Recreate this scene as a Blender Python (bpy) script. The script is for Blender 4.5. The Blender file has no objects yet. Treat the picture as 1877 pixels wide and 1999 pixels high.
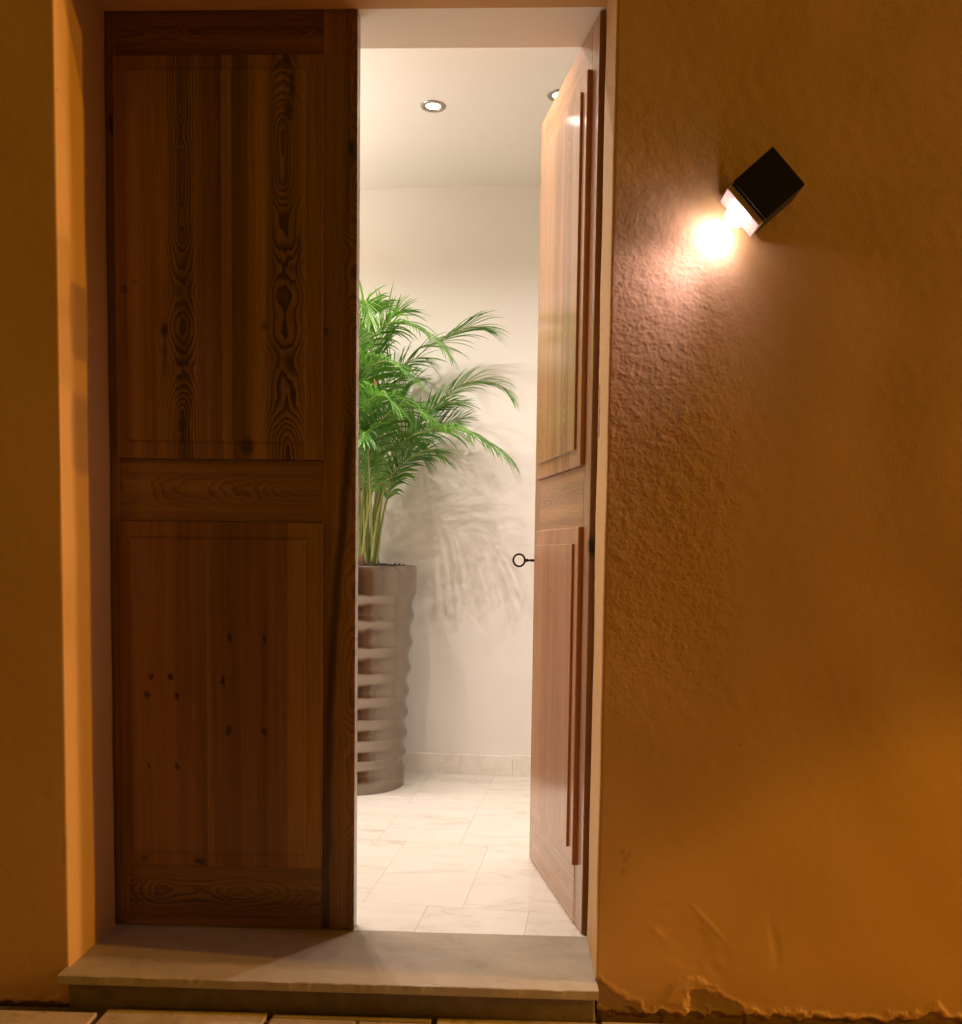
import bpy, bmesh, math, random
import numpy as np
from mathutils import Vector, Matrix

random.seed(7)
scene = bpy.context.scene

# ------------------------------------------------------------------ camera, world, exposure
cam_data = bpy.data.cameras.new("camera")
cam = bpy.data.objects.new("camera", cam_data)
scene.collection.objects.link(cam)
cam_data.sensor_fit = 'HORIZONTAL'
cam_data.sensor_width = 36.0
cam_data.lens = 36.0 * 1845.6 / 1877.0
cam_data.shift_y = (1202.8 - 999.5) / 1877.0
cam_data.clip_start = 0.05
cam_data.clip_end = 500.0
yaw, pitch, roll = 0.0372, -0.0657, 0.0131
cy_, sy_, cp_, sp_, cr_, sr_ = math.cos(yaw), math.sin(yaw), math.cos(pitch), math.sin(pitch), math.cos(roll), math.sin(roll)
Fv = Vector((-sy_*cp_, cy_*cp_, sp_)); Rv = Vector((cy_, sy_, 0)); Uv = Rv.cross(Fv)
R2 = Rv*cr_ + Uv*sr_; U2 = -Rv*sr_ + Uv*cr_
M = Matrix((R2, U2, -Fv)).transposed().to_4x4()
M.translation = Vector((1.059, -2.173, 1.004))
cam.matrix_world = M
scene.camera = cam

scene.render.engine = 'CYCLES'
scene.cycles.use_denoising = True
scene.cycles.denoiser = 'OPENIMAGEDENOISE'
scene.cycles.max_bounces = 10
scene.cycles.diffuse_bounces = 7
scene.cycles.glossy_bounces = 4
scene.cycles.transmission_bounces = 4
scene.cycles.caustics_reflective = False
scene.cycles.caustics_refractive = False
scene.cycles.sample_clamp_indirect = 6.0
scene.view_settings.view_transform = 'Standard'
scene.view_settings.look = 'None'
scene.view_settings.exposure = 0.0
scene.view_settings.gamma = 1.0

# night: a sky far below daylight plus the even amber glow of street-lit dusk air
world = bpy.data.worlds.new("World")
scene.world = world
world.use_nodes = True
wn = world.node_tree
for n in list(wn.nodes): wn.nodes.remove(n)
sky = wn.nodes.new('ShaderNodeTexSky'); sky.sky_type = 'NISHITA'; sky.sun_disc = False
sky.sun_elevation = math.radians(-6); sky.sun_rotation = math.radians(200)
bg1 = wn.nodes.new('ShaderNodeBackground'); bg1.inputs['Strength'].default_value = 0.05
bg2 = wn.nodes.new('ShaderNodeBackground')
bg2.inputs['Color'].default_value = (1.0, 0.475, 0.006, 1); bg2.inputs['Strength'].default_value = 0.136
addn = wn.nodes.new('ShaderNodeAddShader'); outn = wn.nodes.new('ShaderNodeOutputWorld')
wn.links.new(sky.outputs[0], bg1.inputs[0])
wn.links.new(bg1.outputs[0], addn.inputs[0]); wn.links.new(bg2.outputs[0], addn.inputs[1])
wn.links.new(addn.outputs[0], outn.inputs[0])

def light(name, kind, loc, aim, energy, color, **kw):
    d = bpy.data.lights.new(name, kind); d.energy = energy; d.color = color
    for k, v in kw.items(): setattr(d, k, v)
    o = bpy.data.objects.new(name, d); scene.collection.objects.link(o)
    o.location = loc
    o.rotation_euler = (Vector(aim) - Vector(loc)).to_track_quat('-Z', 'Y').to_euler()
    return o
AMBER = (1.0, 0.475, 0.008)
# sodium street lamp to the right, split in two to blur shadows: graze the facade, light the left reveal
for x_, y_, z_, e_ in ((8.4, -.80, 4.0, 640), (12.0, -1.16, 3.4, 1330)):
    light("street_lamp_light", 'SPOT', (x_, y_, z_), (0.0, 0.05, 0.9), e_, AMBER, spot_size=math.radians(60), spot_blend=0.5, shadow_soft_size=0.05)
# added paler lights, split in three: put the pink band on the left reveal
for x_, y_, z_, e_ in ((6.0, -.24, 4.4, 245), (9.6, -.42, 3.4, 640), (13.0, -.58, 2.9, 1170)):
    light("street_lamp_light", 'SPOT', (x_, y_, z_), (0.0, 0.03, 0.6), e_, (1.0, 0.60, 0.30), spot_size=math.radians(50), spot_blend=0.5, shadow_soft_size=0.13)
# street lamp far to the left: lights the right reveal and the nosing of the step
light("street_lamp_light", 'SPOT', (-7.6, -.80, 2.9), (1.26, 0.05, 0.9), 430, (1.0, 0.55, 0.10),
      spot_size=math.radians(60), spot_blend=0.5, shadow_soft_size=0.07)
# added spot across the street: its cone edge imitates a diagonal shadow on the wall
light("street_lamp_light", 'SPOT', (4.6, -3.4, 3.4), (1.9, 0.0, -0.75), 230, AMBER,
      spot_size=math.radians(23.5), spot_blend=0.30, shadow_soft_size=0.08)

# ------------------------------------------------------------------ helpers
def link(o, parent=None):
    scene.collection.objects.link(o)
    if parent is not None: o.parent = parent
    return o
def mesh_obj(name, verts, faces, mat, parent=None, smooth=False):
    me = bpy.data.meshes.new(name); me.from_pydata([tuple(v) for v in verts], [], faces); me.update()
    me.materials.append(mat)
    if smooth: me.polygons.foreach_set('use_smooth', [True]*len(me.polygons))
    return link(bpy.data.objects.new(name, me), parent)
def bm_obj(name, bm, mat, parent=None, smooth=False):
    me = bpy.data.meshes.new(name); bm.normal_update(); bm.to_mesh(me); bm.free(); me.materials.append(mat)
    if smooth: me.polygons.foreach_set('use_smooth', [True]*len(me.polygons))
    return link(bpy.data.objects.new(name, me), parent)
def add_box(bm, x0, x1, y0, y1, z0, z1, bevel=0.0, jit=0.0, seg=1):
    r = bmesh.ops.create_cube(bm, size=1.0)
    vs = r['verts']
    for v in vs:
        v.co = Vector(((x0+x1)/2 + v.co.x*(x1-x0), (y0+y1)/2 + v.co.y*(y1-y0), (z0+z1)/2 + v.co.z*(z1-z0)))
        if jit: v.co += Vector((random.uniform(-jit, jit), random.uniform(-jit, jit), random.uniform(-jit, jit)*.4))
    if bevel:
        es = list({e for v in vs for e in v.link_edges})
        bmesh.ops.bevel(bm, geom=es, offset=bevel, segments=seg, affect='EDGES', profile=.6)
def box(name, x0, x1, y0, y1, z0, z1, mat, parent=None, bevel=0.0, jit=0.0, seg=1):
    bm = bmesh.new(); add_box(bm, x0, x1, y0, y1, z0, z1, bevel, jit, seg)
    return bm_obj(name, bm, mat, parent)
def empty(name, loc=(0,0,0), rotz=0.0):
    o = bpy.data.objects.new(name, None); scene.collection.objects.link(o)
    o.location = loc; o.rotation_euler = (0, 0, rotz); o.empty_display_size = .1
    return o
def tag(o, label=None, cat=None, group=None, kind=None):
    if label: o['label'] = label
    if cat: o['category'] = cat
    if group: o['group'] = group
    if kind: o['kind'] = kind
    return o
def lathe(bm, prof, n=48, cx=0, cy=0):
    rings = []
    for r, z in prof:
        rings.append([bm.verts.new((cx + r*math.cos(2*math.pi*i/n), cy + r*math.sin(2*math.pi*i/n), z)) for i in range(n)])
    for a, b in zip(rings, rings[1:]):
        for i in range(n):
            bm.faces.new((a[i], a[(i+1) % n], b[(i+1) % n], b[i]))
    return rings
def tube(bm, pts, rad, n=6, cap=True):
    pts = [Vector(p) for p in pts]; rings = []
    ref = Vector((0, 1, 0))
    for i, p in enumerate(pts):
        t = (pts[min(i+1, len(pts)-1)] - pts[max(i-1, 0)]).normalized()
        s = t.cross(ref)
        if s.length < .05: s = t.cross(Vector((1, 0, 0)))
        s.normalize(); u = s.cross(t)
        r = rad[i] if hasattr(rad, '__len__') else rad
        rings.append([bm.verts.new(p + s*r*math.cos(2*math.pi*k/n) + u*r*math.sin(2*math.pi*k/n)) for k in range(n)])
    for a, b in zip(rings, rings[1:]):
        for k in range(n): bm.faces.new((a[k], a[(k+1) % n], b[(k+1) % n], b[k]))
    if cap:
        bm.faces.new(rings[0][::-1]); bm.faces.new(rings[-1])

# ------------------------------------------------------------------ material helpers
class NT:
    def __init__(s, name):
        s.m = bpy.data.materials.new(name); s.m.use_nodes = True; s.t = s.m.node_tree
        for n in list(s.t.nodes): s.t.nodes.remove(n)
        s.out = s.t.nodes.new('ShaderNodeOutputMaterial')
    def n(s, typ, **kw):
        nd = s.t.nodes.new(typ)
        for k, v in kw.items(): setattr(nd, k, v)
        return nd
    def put(s, sock, v):
        if isinstance(v, bpy.types.NodeSocket): s.t.links.new(v, sock)
        elif isinstance(v, (tuple, list)):
            sock.default_value = tuple(v) + ((1,) if len(v) == 3 and sock.type == 'RGBA' else ())
        else: sock.default_value = v
    def math(s, op, a, b=0.0, c=0.0, clamp=False):
        nd = s.n('ShaderNodeMath', operation=op, use_clamp=clamp)
        s.put(nd.inputs[0], a); s.put(nd.inputs[1], b); s.put(nd.inputs[2], c); return nd.outputs[0]
    def vmath(s, op, a, b=(0, 0, 0)):
        nd = s.n('ShaderNodeVectorMath', operation=op); s.put(nd.inputs[0], a); s.put(nd.inputs[1], b)
        return nd.outputs['Value'] if op in ('LENGTH', 'DOT_PRODUCT', 'DISTANCE') else nd.outputs[0]
    def comb(s, x, y, z):
        nd = s.n('ShaderNodeCombineXYZ'); s.put(nd.inputs[0], x); s.put(nd.inputs[1], y); s.put(nd.inputs[2], z); return nd.outputs[0]
    def sep(s, v):
        nd = s.n('ShaderNodeSeparateXYZ'); s.put(nd.inputs[0], v); return nd.outputs
    def noise(s, vec, scale=5.0, detail=3.0, rough=.5, dist=0.0, w=None):
        nd = s.n('ShaderNodeTexNoise', noise_dimensions='4D' if w is not None else '3D')
        s.put(nd.inputs['Vector'], vec); nd.inputs['Scale'].default_value = scale
        nd.inputs['Detail'].default_value = detail; nd.inputs['Roughness'].default_value = rough
        nd.inputs['Distortion'].default_value = dist
        if w is not None: s.put(nd.inputs['W'], w)
        return nd.outputs['Fac']
    def sstep(s, v, a, b, lo=0.0, hi=1.0):
        nd = s.n('ShaderNodeMapRange', interpolation_type='SMOOTHSTEP')
        s.put(nd.inputs['Value'], v); s.put(nd.inputs['From Min'], a); s.put(nd.inputs['From Max'], b)
        s.put(nd.inputs['To Min'], lo); s.put(nd.inputs['To Max'], hi); return nd.outputs[0]
    def mix(s, f, a, b, blend='MIX'):
        nd = s.n('ShaderNodeMix', data_type='RGBA', blend_type=blend)
        s.put(nd.inputs[0], f); s.put(nd.inputs[6], a); s.put(nd.inputs[7], b); return nd.outputs[2]
    def bump(s, h, strength=.3, dist=.002, normal=None):
        nd = s.n('ShaderNodeBump'); nd.inputs['Strength'].default_value = strength; nd.inputs['Distance'].default_value = dist
        s.put(nd.inputs['Height'], h)
        if normal is not None: s.put(nd.inputs['Normal'], normal)
        return nd.outputs[0]
    def attr(s, name, typ='OBJECT', out='Fac'):
        nd = s.n('ShaderNodeAttribute', attribute_type=typ, attribute_name=name); return nd.outputs[out]
    def coord(s, k='Object'):
        return s.n('ShaderNodeTexCoord').outputs[k]
    def principled(s, col, rough=.5, metal=0.0, normal=None, spec=.5, coat=0.0, coat_rough=.05, **kw):
        p = s.n('ShaderNodeBsdfPrincipled')
        s.put(p.inputs['Base Color'], col); s.put(p.inputs['Roughness'], rough); s.put(p.inputs['Metallic'], metal)
        p.inputs['Specular IOR Level'].default_value = spec
        s.put(p.inputs['Coat Weight'], coat); p.inputs['Coat Roughness'].default_value = coat_rough
        if normal is not None: s.put(p.inputs['Normal'], normal)
        for k, v in kw.items(): s.put(p.inputs[k], v)
        s.t.links.new(p.outputs[0], s.out.inputs[0]); return p

def simple(name, col, rough=.5, metal=0.0, var=.12, scale=20, bump=.1, bdist=.001, **kw):
    t = NT(name); c = t.coord()
    n = t.noise(c, scale, 4); dark = tuple(x*(1-var) for x in col); lite = tuple(min(1, x*(1+var)) for x in col)
    t.principled(t.mix(n, dark, lite), rough, metal, t.bump(t.noise(c, scale*6, 3), bump, bdist), **kw)
    return t.m

# ---- varnished pine: growth rings cut along the board, knots, streaks
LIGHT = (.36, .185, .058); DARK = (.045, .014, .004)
LIGHT_R = (.52, .255, .108); DARK_R = (.17, .060, .020)  # same pine twice: shade and hall light put into the two colour sets
def make_wood(name, axis='Z', knots=(), streak=None, rough=.33, coat=.35, LIGHT=LIGHT, DARK=DARK, bias=.24):
    t = NT(name); c = t.coord(); s = t.sep(c)
    X, Y, Z = s[0], s[1], s[2]
    gx, seed, tone, fig, red = t.attr('gx'), t.attr('seed'), t.attr('tone'), t.attr('figure'), t.attr('red')
    a, l = (X, Z) if axis == 'Z' else (Z, X)
    u = t.math('SUBTRACT', a, gx)
    # slow wander of the heart of the board
    wv = t.comb(t.math('MULTIPLY', u, 6.0), seed, t.math('MULTIPLY', l, 1.3))
    n1 = t.math('SUBTRACT', t.noise(wv, 1.0, 2, w=seed), .5)
    u2 = t.math('ADD', u, t.math('MULTIPLY', n1, .045))
    hv = t.comb(seed, 3.0, t.math('MULTIPLY', l, 2.3))
    h = t.math('MULTIPLY', t.math('SUBTRACT', t.noise(hv, 1.0, 2, w=seed), .47), .36)
    h = t.math('ADD', h, t.math('MULTIPLY', t.math('SUBTRACT', t.noise(t.comb(t.math('MULTIPLY', a, 60.0), seed, t.math('MULTIPLY', l, 14.0)), 1.0, 2), .5), .010))
    r = t.math('SQRT', t.math('ADD', t.math('MULTIPLY', u2, u2), t.math('MULTIPLY', h, h)))
    rr = t.math('ADD', t.math('MULTIPLY', r, 128.0), t.math('MULTIPLY', t.noise(t.comb(t.math('MULTIPLY', r, 55.0), seed, 0.0), 1.0, 2), 2.4))
    f = t.math('FRACT', rr)
    ring = t.math('MULTIPLY', t.math('POWER', f, 2.2), t.sstep(f, .90, 1.0, 1.0, 0.0))
    # ring contrast fades away from the figured heart
    au = t.math('ABSOLUTE', u)
    fade = t.sstep(au, .012, .060, 1.0, .14)
    cn = t.noise(t.comb(t.math('MULTIPLY', a, 14.0), seed, t.math('MULTIPLY', l, 2.0)), 1.0, 2)
    con = t.math('MULTIPLY', t.math('MULTIPLY', ring, fade), t.math('MULTIPLY', fig, t.sstep(cn, .3, .65, .45, 1.3)))
    fib = t.noise(t.comb(t.math('MULTIPLY', a, 420.0), t.math('MULTIPLY', Y, 420.0), t.math('MULTIPLY', l, 9.0)), 1.0, 3)
    strp = t.noise(t.comb(t.math('MULTIPLY', a, 26.0), seed, t.math('MULTIPLY', l, .45)), 1.0, 3, .6)
    big = t.noise(t.comb(t.math('MULTIPLY', a, 5.0), seed, t.math('MULTIPLY', l, 1.5)), 1.0, 2)
    k = t.math('ADD', t.math('MULTIPLY', con, .8), t.math('MULTIPLY', t.math('SUBTRACT', fib, .5), .45))
    k = t.math('ADD', k, t.math('MULTIPLY', t.math('SUBTRACT', strp, .45), 1.25))
    k = t.math('ADD', k, t.math('MULTIPLY', t.math('SUBTRACT', big, .5), .4))
    k = t.math('ADD', k, t.math('SUBTRACT', bias, tone), clamp=True)
    col = t.mix(k, LIGHT, DARK)
    col = t.mix(t.math('MULTIPLY', red, .5), col, (LIGHT[0]*.72, LIGHT[1]*.48, LIGHT[2]*.5), 'MIX')
    col = t.mix(t.math('MULTIPLY', k, .55), col, DARK)
    flat = t.vmath('MULTIPLY', c, (1, 0, 1))
    wob = t.vmath('MULTIPLY', t.vmath('SUBTRACT', t.n('ShaderNodeTexNoise').outputs['Color'], (.5, .5, .5)), (.0, 0, .0))
    nz = t.n('ShaderNodeTexNoise'); t.put(nz.inputs['Vector'], c); nz.inputs['Scale'].default_value = 55; nz.inputs['Detail'].default_value = 2
    wob = t.vmath('MULTIPLY', t.vmath('SUBTRACT', nz.outputs['Color'], (.5, .5, .5)), (.018, 0, .03))
    flat = t.vmath('ADD', flat, wob)
    mask = None
    for (kx, kz, rx, rz, st) in knots:
        d = t.vmath('LENGTH', t.vmath('MULTIPLY', t.vmath('SUBTRACT', flat, (kx, 0, kz)), (1/rx, 0, 1/rz)))
        m_ = t.sstep(d, .35, 1.15, st, 0.0)
        mask = m_ if mask is None else t.math('MAXIMUM', mask, m_)
    if mask is not None: col = t.mix(mask, col, (.018, .008, .005))
    if streak:
        cr = t.n('ShaderNodeValToRGB'); cr.color_ramp.interpolation = 'B_SPLINE'
        els = cr.color_ramp.elements
        zmax = streak['zmax']
        for i, (z, xx) in enumerate(streak['pts']):
            e = els[i] if i < 2 else els.new(z/zmax)
            e.position = z/zmax; e.color = (xx, xx, xx, 1)
        t.put(cr.inputs[0], t.math('DIVIDE', Z, zmax))
        sw = t.math('MULTIPLY', t.math('SUBTRACT', t.noise(t.comb(0.0, 0.0, t.math('MULTIPLY', Z, 6.0)), 1.0, 3), .5), .022)
        dx = t.math('ABSOLUTE', t.math('SUBTRACT', t.math('ADD', X, sw), cr.outputs[0]))
        sm = t.math('MULTIPLY', t.sstep(dx, streak['w']*.3, streak['w']*1.5, .8, 0.0), t.sstep(Z, streak['ztop']-.25, streak['ztop'], 1.0, 0.0))
        col = t.mix(sm, col, (.022, .009, .005))
    hgt = t.math('ADD', t.math('MULTIPLY', ring, .6), fib)
    t.principled(col, t.sstep(fib, .3, .7, rough*.85, rough*1.25), 0, t.bump(hgt, .25, .0006), spec=.45, coat=coat, coat_rough=.12)
    return t.m

U1 = lambda px, py: (.022 + (px-222)*.00131, 2.245 - (py-104)*.001274)
L1 = lambda px, py: (.022 + (px-230)*.00134, 1.078 - (py-1016)*.001352)
HX = -.03     # left leaf hinge edge in world x
def K(f, px, py, rx, rz, st=.9):
    x, z = f(px, py); return (x - HX, z, rx, rz, st)
knots_left = [K(U1,241,560,.014,.012,.7), K(U1,262,545,.014,.007,.5), K(U1,322,640,.010,.030), K(U1,322,690,.006,.06,.6), K(U1,216,234,.012,.034,.85),
              K(U1,683,282,.012,.030,.95), K(U1,572,170,.010,.055,.75), K(U1,566,215,.013,.03,.75), K(U1,585,480,.007,.05,.5), K(U1,355,828,.011,.022,.85),
              K(U1,355,855,.007,.014,.7), K(U1,519,632,.015,.010,.6), K(U1,636,637,.008,.012,.7), K(U1,482,868,.022,.030,.75),
              K(L1,296,1317,.007,.009), K(L1,333,1316,.008,.010), K(L1,287,1352,.009,.010), K(L1,347,1352,.009,.011), K(L1,290,1491,.007,.010),
              K(L1,345,1490,.008,.013,.8), K(L1,450,1238,.009,.015,.85), K(L1,518,1238,.009,.014,.85), K(L1,437,1322,.007,.019,.95),
              K(L1,447,1418,.010,.016,.9), K(L1,518,1418,.010,.016,.9), K(L1,481,1135,.006,.006,.5), K(L1,275,1676,.013,.011,.7), K(L1,388,1678,.020,.015,.9),
              K(L1,470,945,.05,.004,.35)]
knots_right = [(.33, .90, .005, .010, .7), (.37, .90, .005, .010, .7), (.20, .93, .008, .03, .4), (.45, 1.38, .006, .02, .7), (.52, 1.36, .006, .02, .7),
               (.30, 1.32, .01, .05, .3), (.46, .5, .006, .08, .3), (.32, .33, .006, .04, .4), (.40, .17, .006, .006, .6), (.003, 1.026, .024, .035, .95)]
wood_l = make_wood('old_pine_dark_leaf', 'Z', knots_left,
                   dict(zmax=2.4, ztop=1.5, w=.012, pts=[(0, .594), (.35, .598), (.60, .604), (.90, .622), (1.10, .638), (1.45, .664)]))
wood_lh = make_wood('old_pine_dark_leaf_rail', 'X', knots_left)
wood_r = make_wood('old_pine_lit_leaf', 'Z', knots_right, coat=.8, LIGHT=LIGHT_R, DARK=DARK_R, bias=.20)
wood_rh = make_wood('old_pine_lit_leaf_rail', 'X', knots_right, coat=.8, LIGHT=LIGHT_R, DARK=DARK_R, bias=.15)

def wprops(o, gx=0., seed=1., tone=0., figure=1., red=0.):
    o['gx'] = float(gx); o['seed'] = float(seed); o['tone'] = float(tone); o['figure'] = float(figure); o['red'] = float(red); return o

# ---- ochre render
def make_render():
    t = NT('ochre_render'); c = t.coord(); chip = t.attr('chip', 'GEOMETRY')
    n = t.noise(c, 2.3, 4, .6); n2 = t.noise(c, 17, 4, .6)
    st = t.noise(t.vmath('MULTIPLY', c, (5, 5, 1.1)), 1.5, 3)
    col = t.mix(n, (.52, .305, .120), (.62, .365, .145))
    col = t.mix(t.math('MULTIPLY', n2, .35), col, (.50, .29, .11))
    col = t.mix(t.sstep(st, .5, .8, 0, .25), col, (.46, .265, .10))
    z = t.sep(c)[2]
    damp = t.math('MULTIPLY', t.sstep(t.math('ADD', z, t.math('MULTIPLY', t.noise(c, 9, 4), .12)), -.05, .16, 1, 0), .35)
    col = t.mix(damp, col, (.34, .19, .09))
    spk = t.sstep(t.noise(c, 60, 2), .72, .80, 0, .5)
    col = t.mix(spk, col, (.2, .10, .04))
    plaster = t.mix(t.noise(c, 60, 4), (.26, .15, .07), (.36, .23, .13))
    col = t.mix(chip, col, plaster)
    h = t.math('ADD', t.math('MULTIPLY', t.noise(c, 230, 3, .65), 1.0), t.math('MULTIPLY', t.noise(c, 480, 2), .35))
    nr = t.bump(h, .20, .0018)
    t.principled(col, .62, 0, nr, spec=.38)
    return t.m
render_mat = make_render()

def make_plaster(name, a, b):
    t = NT(name); c = t.coord(); n = t.noise(c, 3, 4, .6)
    h = t.math('ADD', t.noise(c, 12, 3), t.math('MULTIPLY', t.noise(c, 160, 2), .15))
    t.principled(t.mix(n, a, b), .55, 0, t.bump(h, .25, .003), spec=.3); return t.m
white_wall = make_plaster('warm_white_wall_paint', (.82, .79, .75), (.85, .82, .78))
white_ceil = make_plaster('warm_white_ceiling_paint', (.84, .81, .77), (.86, .83, .79))

def make_marble(name, a, b, vein, rough=.12, vs=1.0):
    t = NT(name); c = t.coord()
    rnd = t.n('ShaderNodeObjectInfo').outputs['Random']
    p = t.vmath('ADD', c, t.comb(t.math('MULTIPLY', rnd, 13.0), t.math('MULTIPLY', rnd, 7.0), 0.0))
    p = t.vmath('MULTIPLY', p, (1.0*vs, 2.6*vs, 1.0))
    n = t.noise(p, 3.0, 6, .62, 1.2)
    v = t.math('ABSOLUTE', t.math('SUBTRACT', t.noise(p, 2.2, 5, .6, .8), .5))
    vv = t.math('MULTIPLY', t.sstep(v, 0.0, .035, 1, 0), t.sstep(n, .45, .65, 0, .75))
    col = t.mix(t.sstep(n, .35, .7), a, b)
    col = t.mix(vv, col, vein)
    col = t.mix(t.math('MULTIPLY', t.math('SUBTRACT', rnd, .2), .12, clamp=True), col, vein)
    sm = t.noise(c, 14, 4)
    t.principled(col, t.sstep(sm, .3, .7, rough*.8, rough*1.7), 0, t.bump(sm, .05, .001), spec=.5); return t.m
marble_floor = make_marble('white_marble_tile', (.79, .75, .68), (.73, .685, .61), (.60, .55, .48))
marble_skirt = make_marble('cream_marble_skirting', (.86, .82, .76), (.83, .79, .72), (.74, .69, .62), .25)
stone_step = make_marble('worn_grey_limestone', (.38, .31, .23), (.34, .28, .205), (.29, .235, .17), .42, 1.3)
riser_mat = simple('dark_riser_stone', (.17, .125, .075), .75, var=.4, scale=30, bump=.5, bdist=.003)

def make_paving():
    t = NT('pinkish_paving_stone'); c = t.coord(); rnd = t.n('ShaderNodeObjectInfo').outputs['Random']
    n = t.noise(c, 9, 6, .65); n2 = t.noise(c, 50, 4)
    col = t.mix(t.sstep(n, .35, .65), (.60, .46, .33), (.44, .33, .235))
    col = t.mix(t.sstep(n2, .55, .75, 0, .5), col, (.20, .13, .08))
    col = t.mix(t.math('MULTIPLY', rnd, .25), col, (.26, .18, .12))
    t.principled(col, .6, 0, t.bump(t.math('ADD', n, t.math('MULTIPLY', n2, .5)), .5, .004), spec=.35); return t.m
paving_mat = make_paving()
mortar_mat = simple('dirty_mortar', (.16, .105, .055), .9, var=.35, scale=40, bump=.7, bdist=.004)

black_metal = simple('black_powder_coat', (.008, .0065, .008), .5, 0, var=.1, scale=60, bump=.1, bdist=.0004, spec=.22)
flange_mat = simple('white_lamp_collar', (.55, .48, .43), .4, 0, var=.05, spec=.4)
iron_mat = simple('dark_wrought_iron', (.030, .018, .012), .45, .7, var=.3, scale=80, bump=.3)
plate_mat = simple('dull_steel_plate', (.26, .22, .20), .5, .8, var=.15, scale=90)
chrome_mat = simple('brushed_nickel_trim', (.42, .38, .34), .28, 1.0, var=.1, scale=60, bump=.05)

def emit(name, col, strength):
    t = NT(name); e = t.n('ShaderNodeEmission'); e.inputs[0].default_value = (*col, 1); e.inputs[1].default_value = strength
    t.t.links.new(e.outputs[0], t.out.inputs[0]); return t.m
lamp_emit = emit('lamp_glow', (1, .85, .72), 14)
led_emit = emit('downlight_glow', (1, .86, .70), 9)

# ------------------------------------------------------------------ outer wall: relief grids that wrap into the reveals
W, D, H = 1.259, .262, 2.352
ZB = -.105
rng = np.random.default_rng(3)
def band_noise(ns, nz, step, lo, hi, seed):
    g = np.random.default_rng(seed).standard_normal((ns, nz))
    f = np.fft.fft2(g)
    kx = np.fft.fftfreq(ns, step)[:, None]; kz = np.fft.fftfreq(nz, step)[None, :]
    k = np.sqrt(kx**2 + kz**2) + 1e-9
    w = np.exp(-(np.log(k*math.sqrt(lo*hi)) / (.5*math.log(hi/lo)))**2)
    r = np.fft.ifft2(f*w).real
    return r / r.std()
def poly_sdf(px, pz, poly):
    """signed distance, positive inside"""
    d = np.full(px.shape, 1e9); inside = np.zeros(px.shape, bool); n = len(poly)
    for i in range(n):
        ax, az = poly[i]; bx, bz = poly[(i+1) % n]
        ex, ez = bx-ax, bz-az
        tt = np.clip(((px-ax)*ex + (pz-az)*ez)/(ex*ex+ez*ez), 0, 1)
        d = np.minimum(d, np.hypot(px-ax-tt*ex, pz-az-tt*ez))
        c = ((az > pz) != (bz > pz)) & (px < (bx-ax)*(pz-az)/(bz-az+1e-12)+ax)
        inside ^= c
    return np.where(inside, d, -d)
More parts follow.
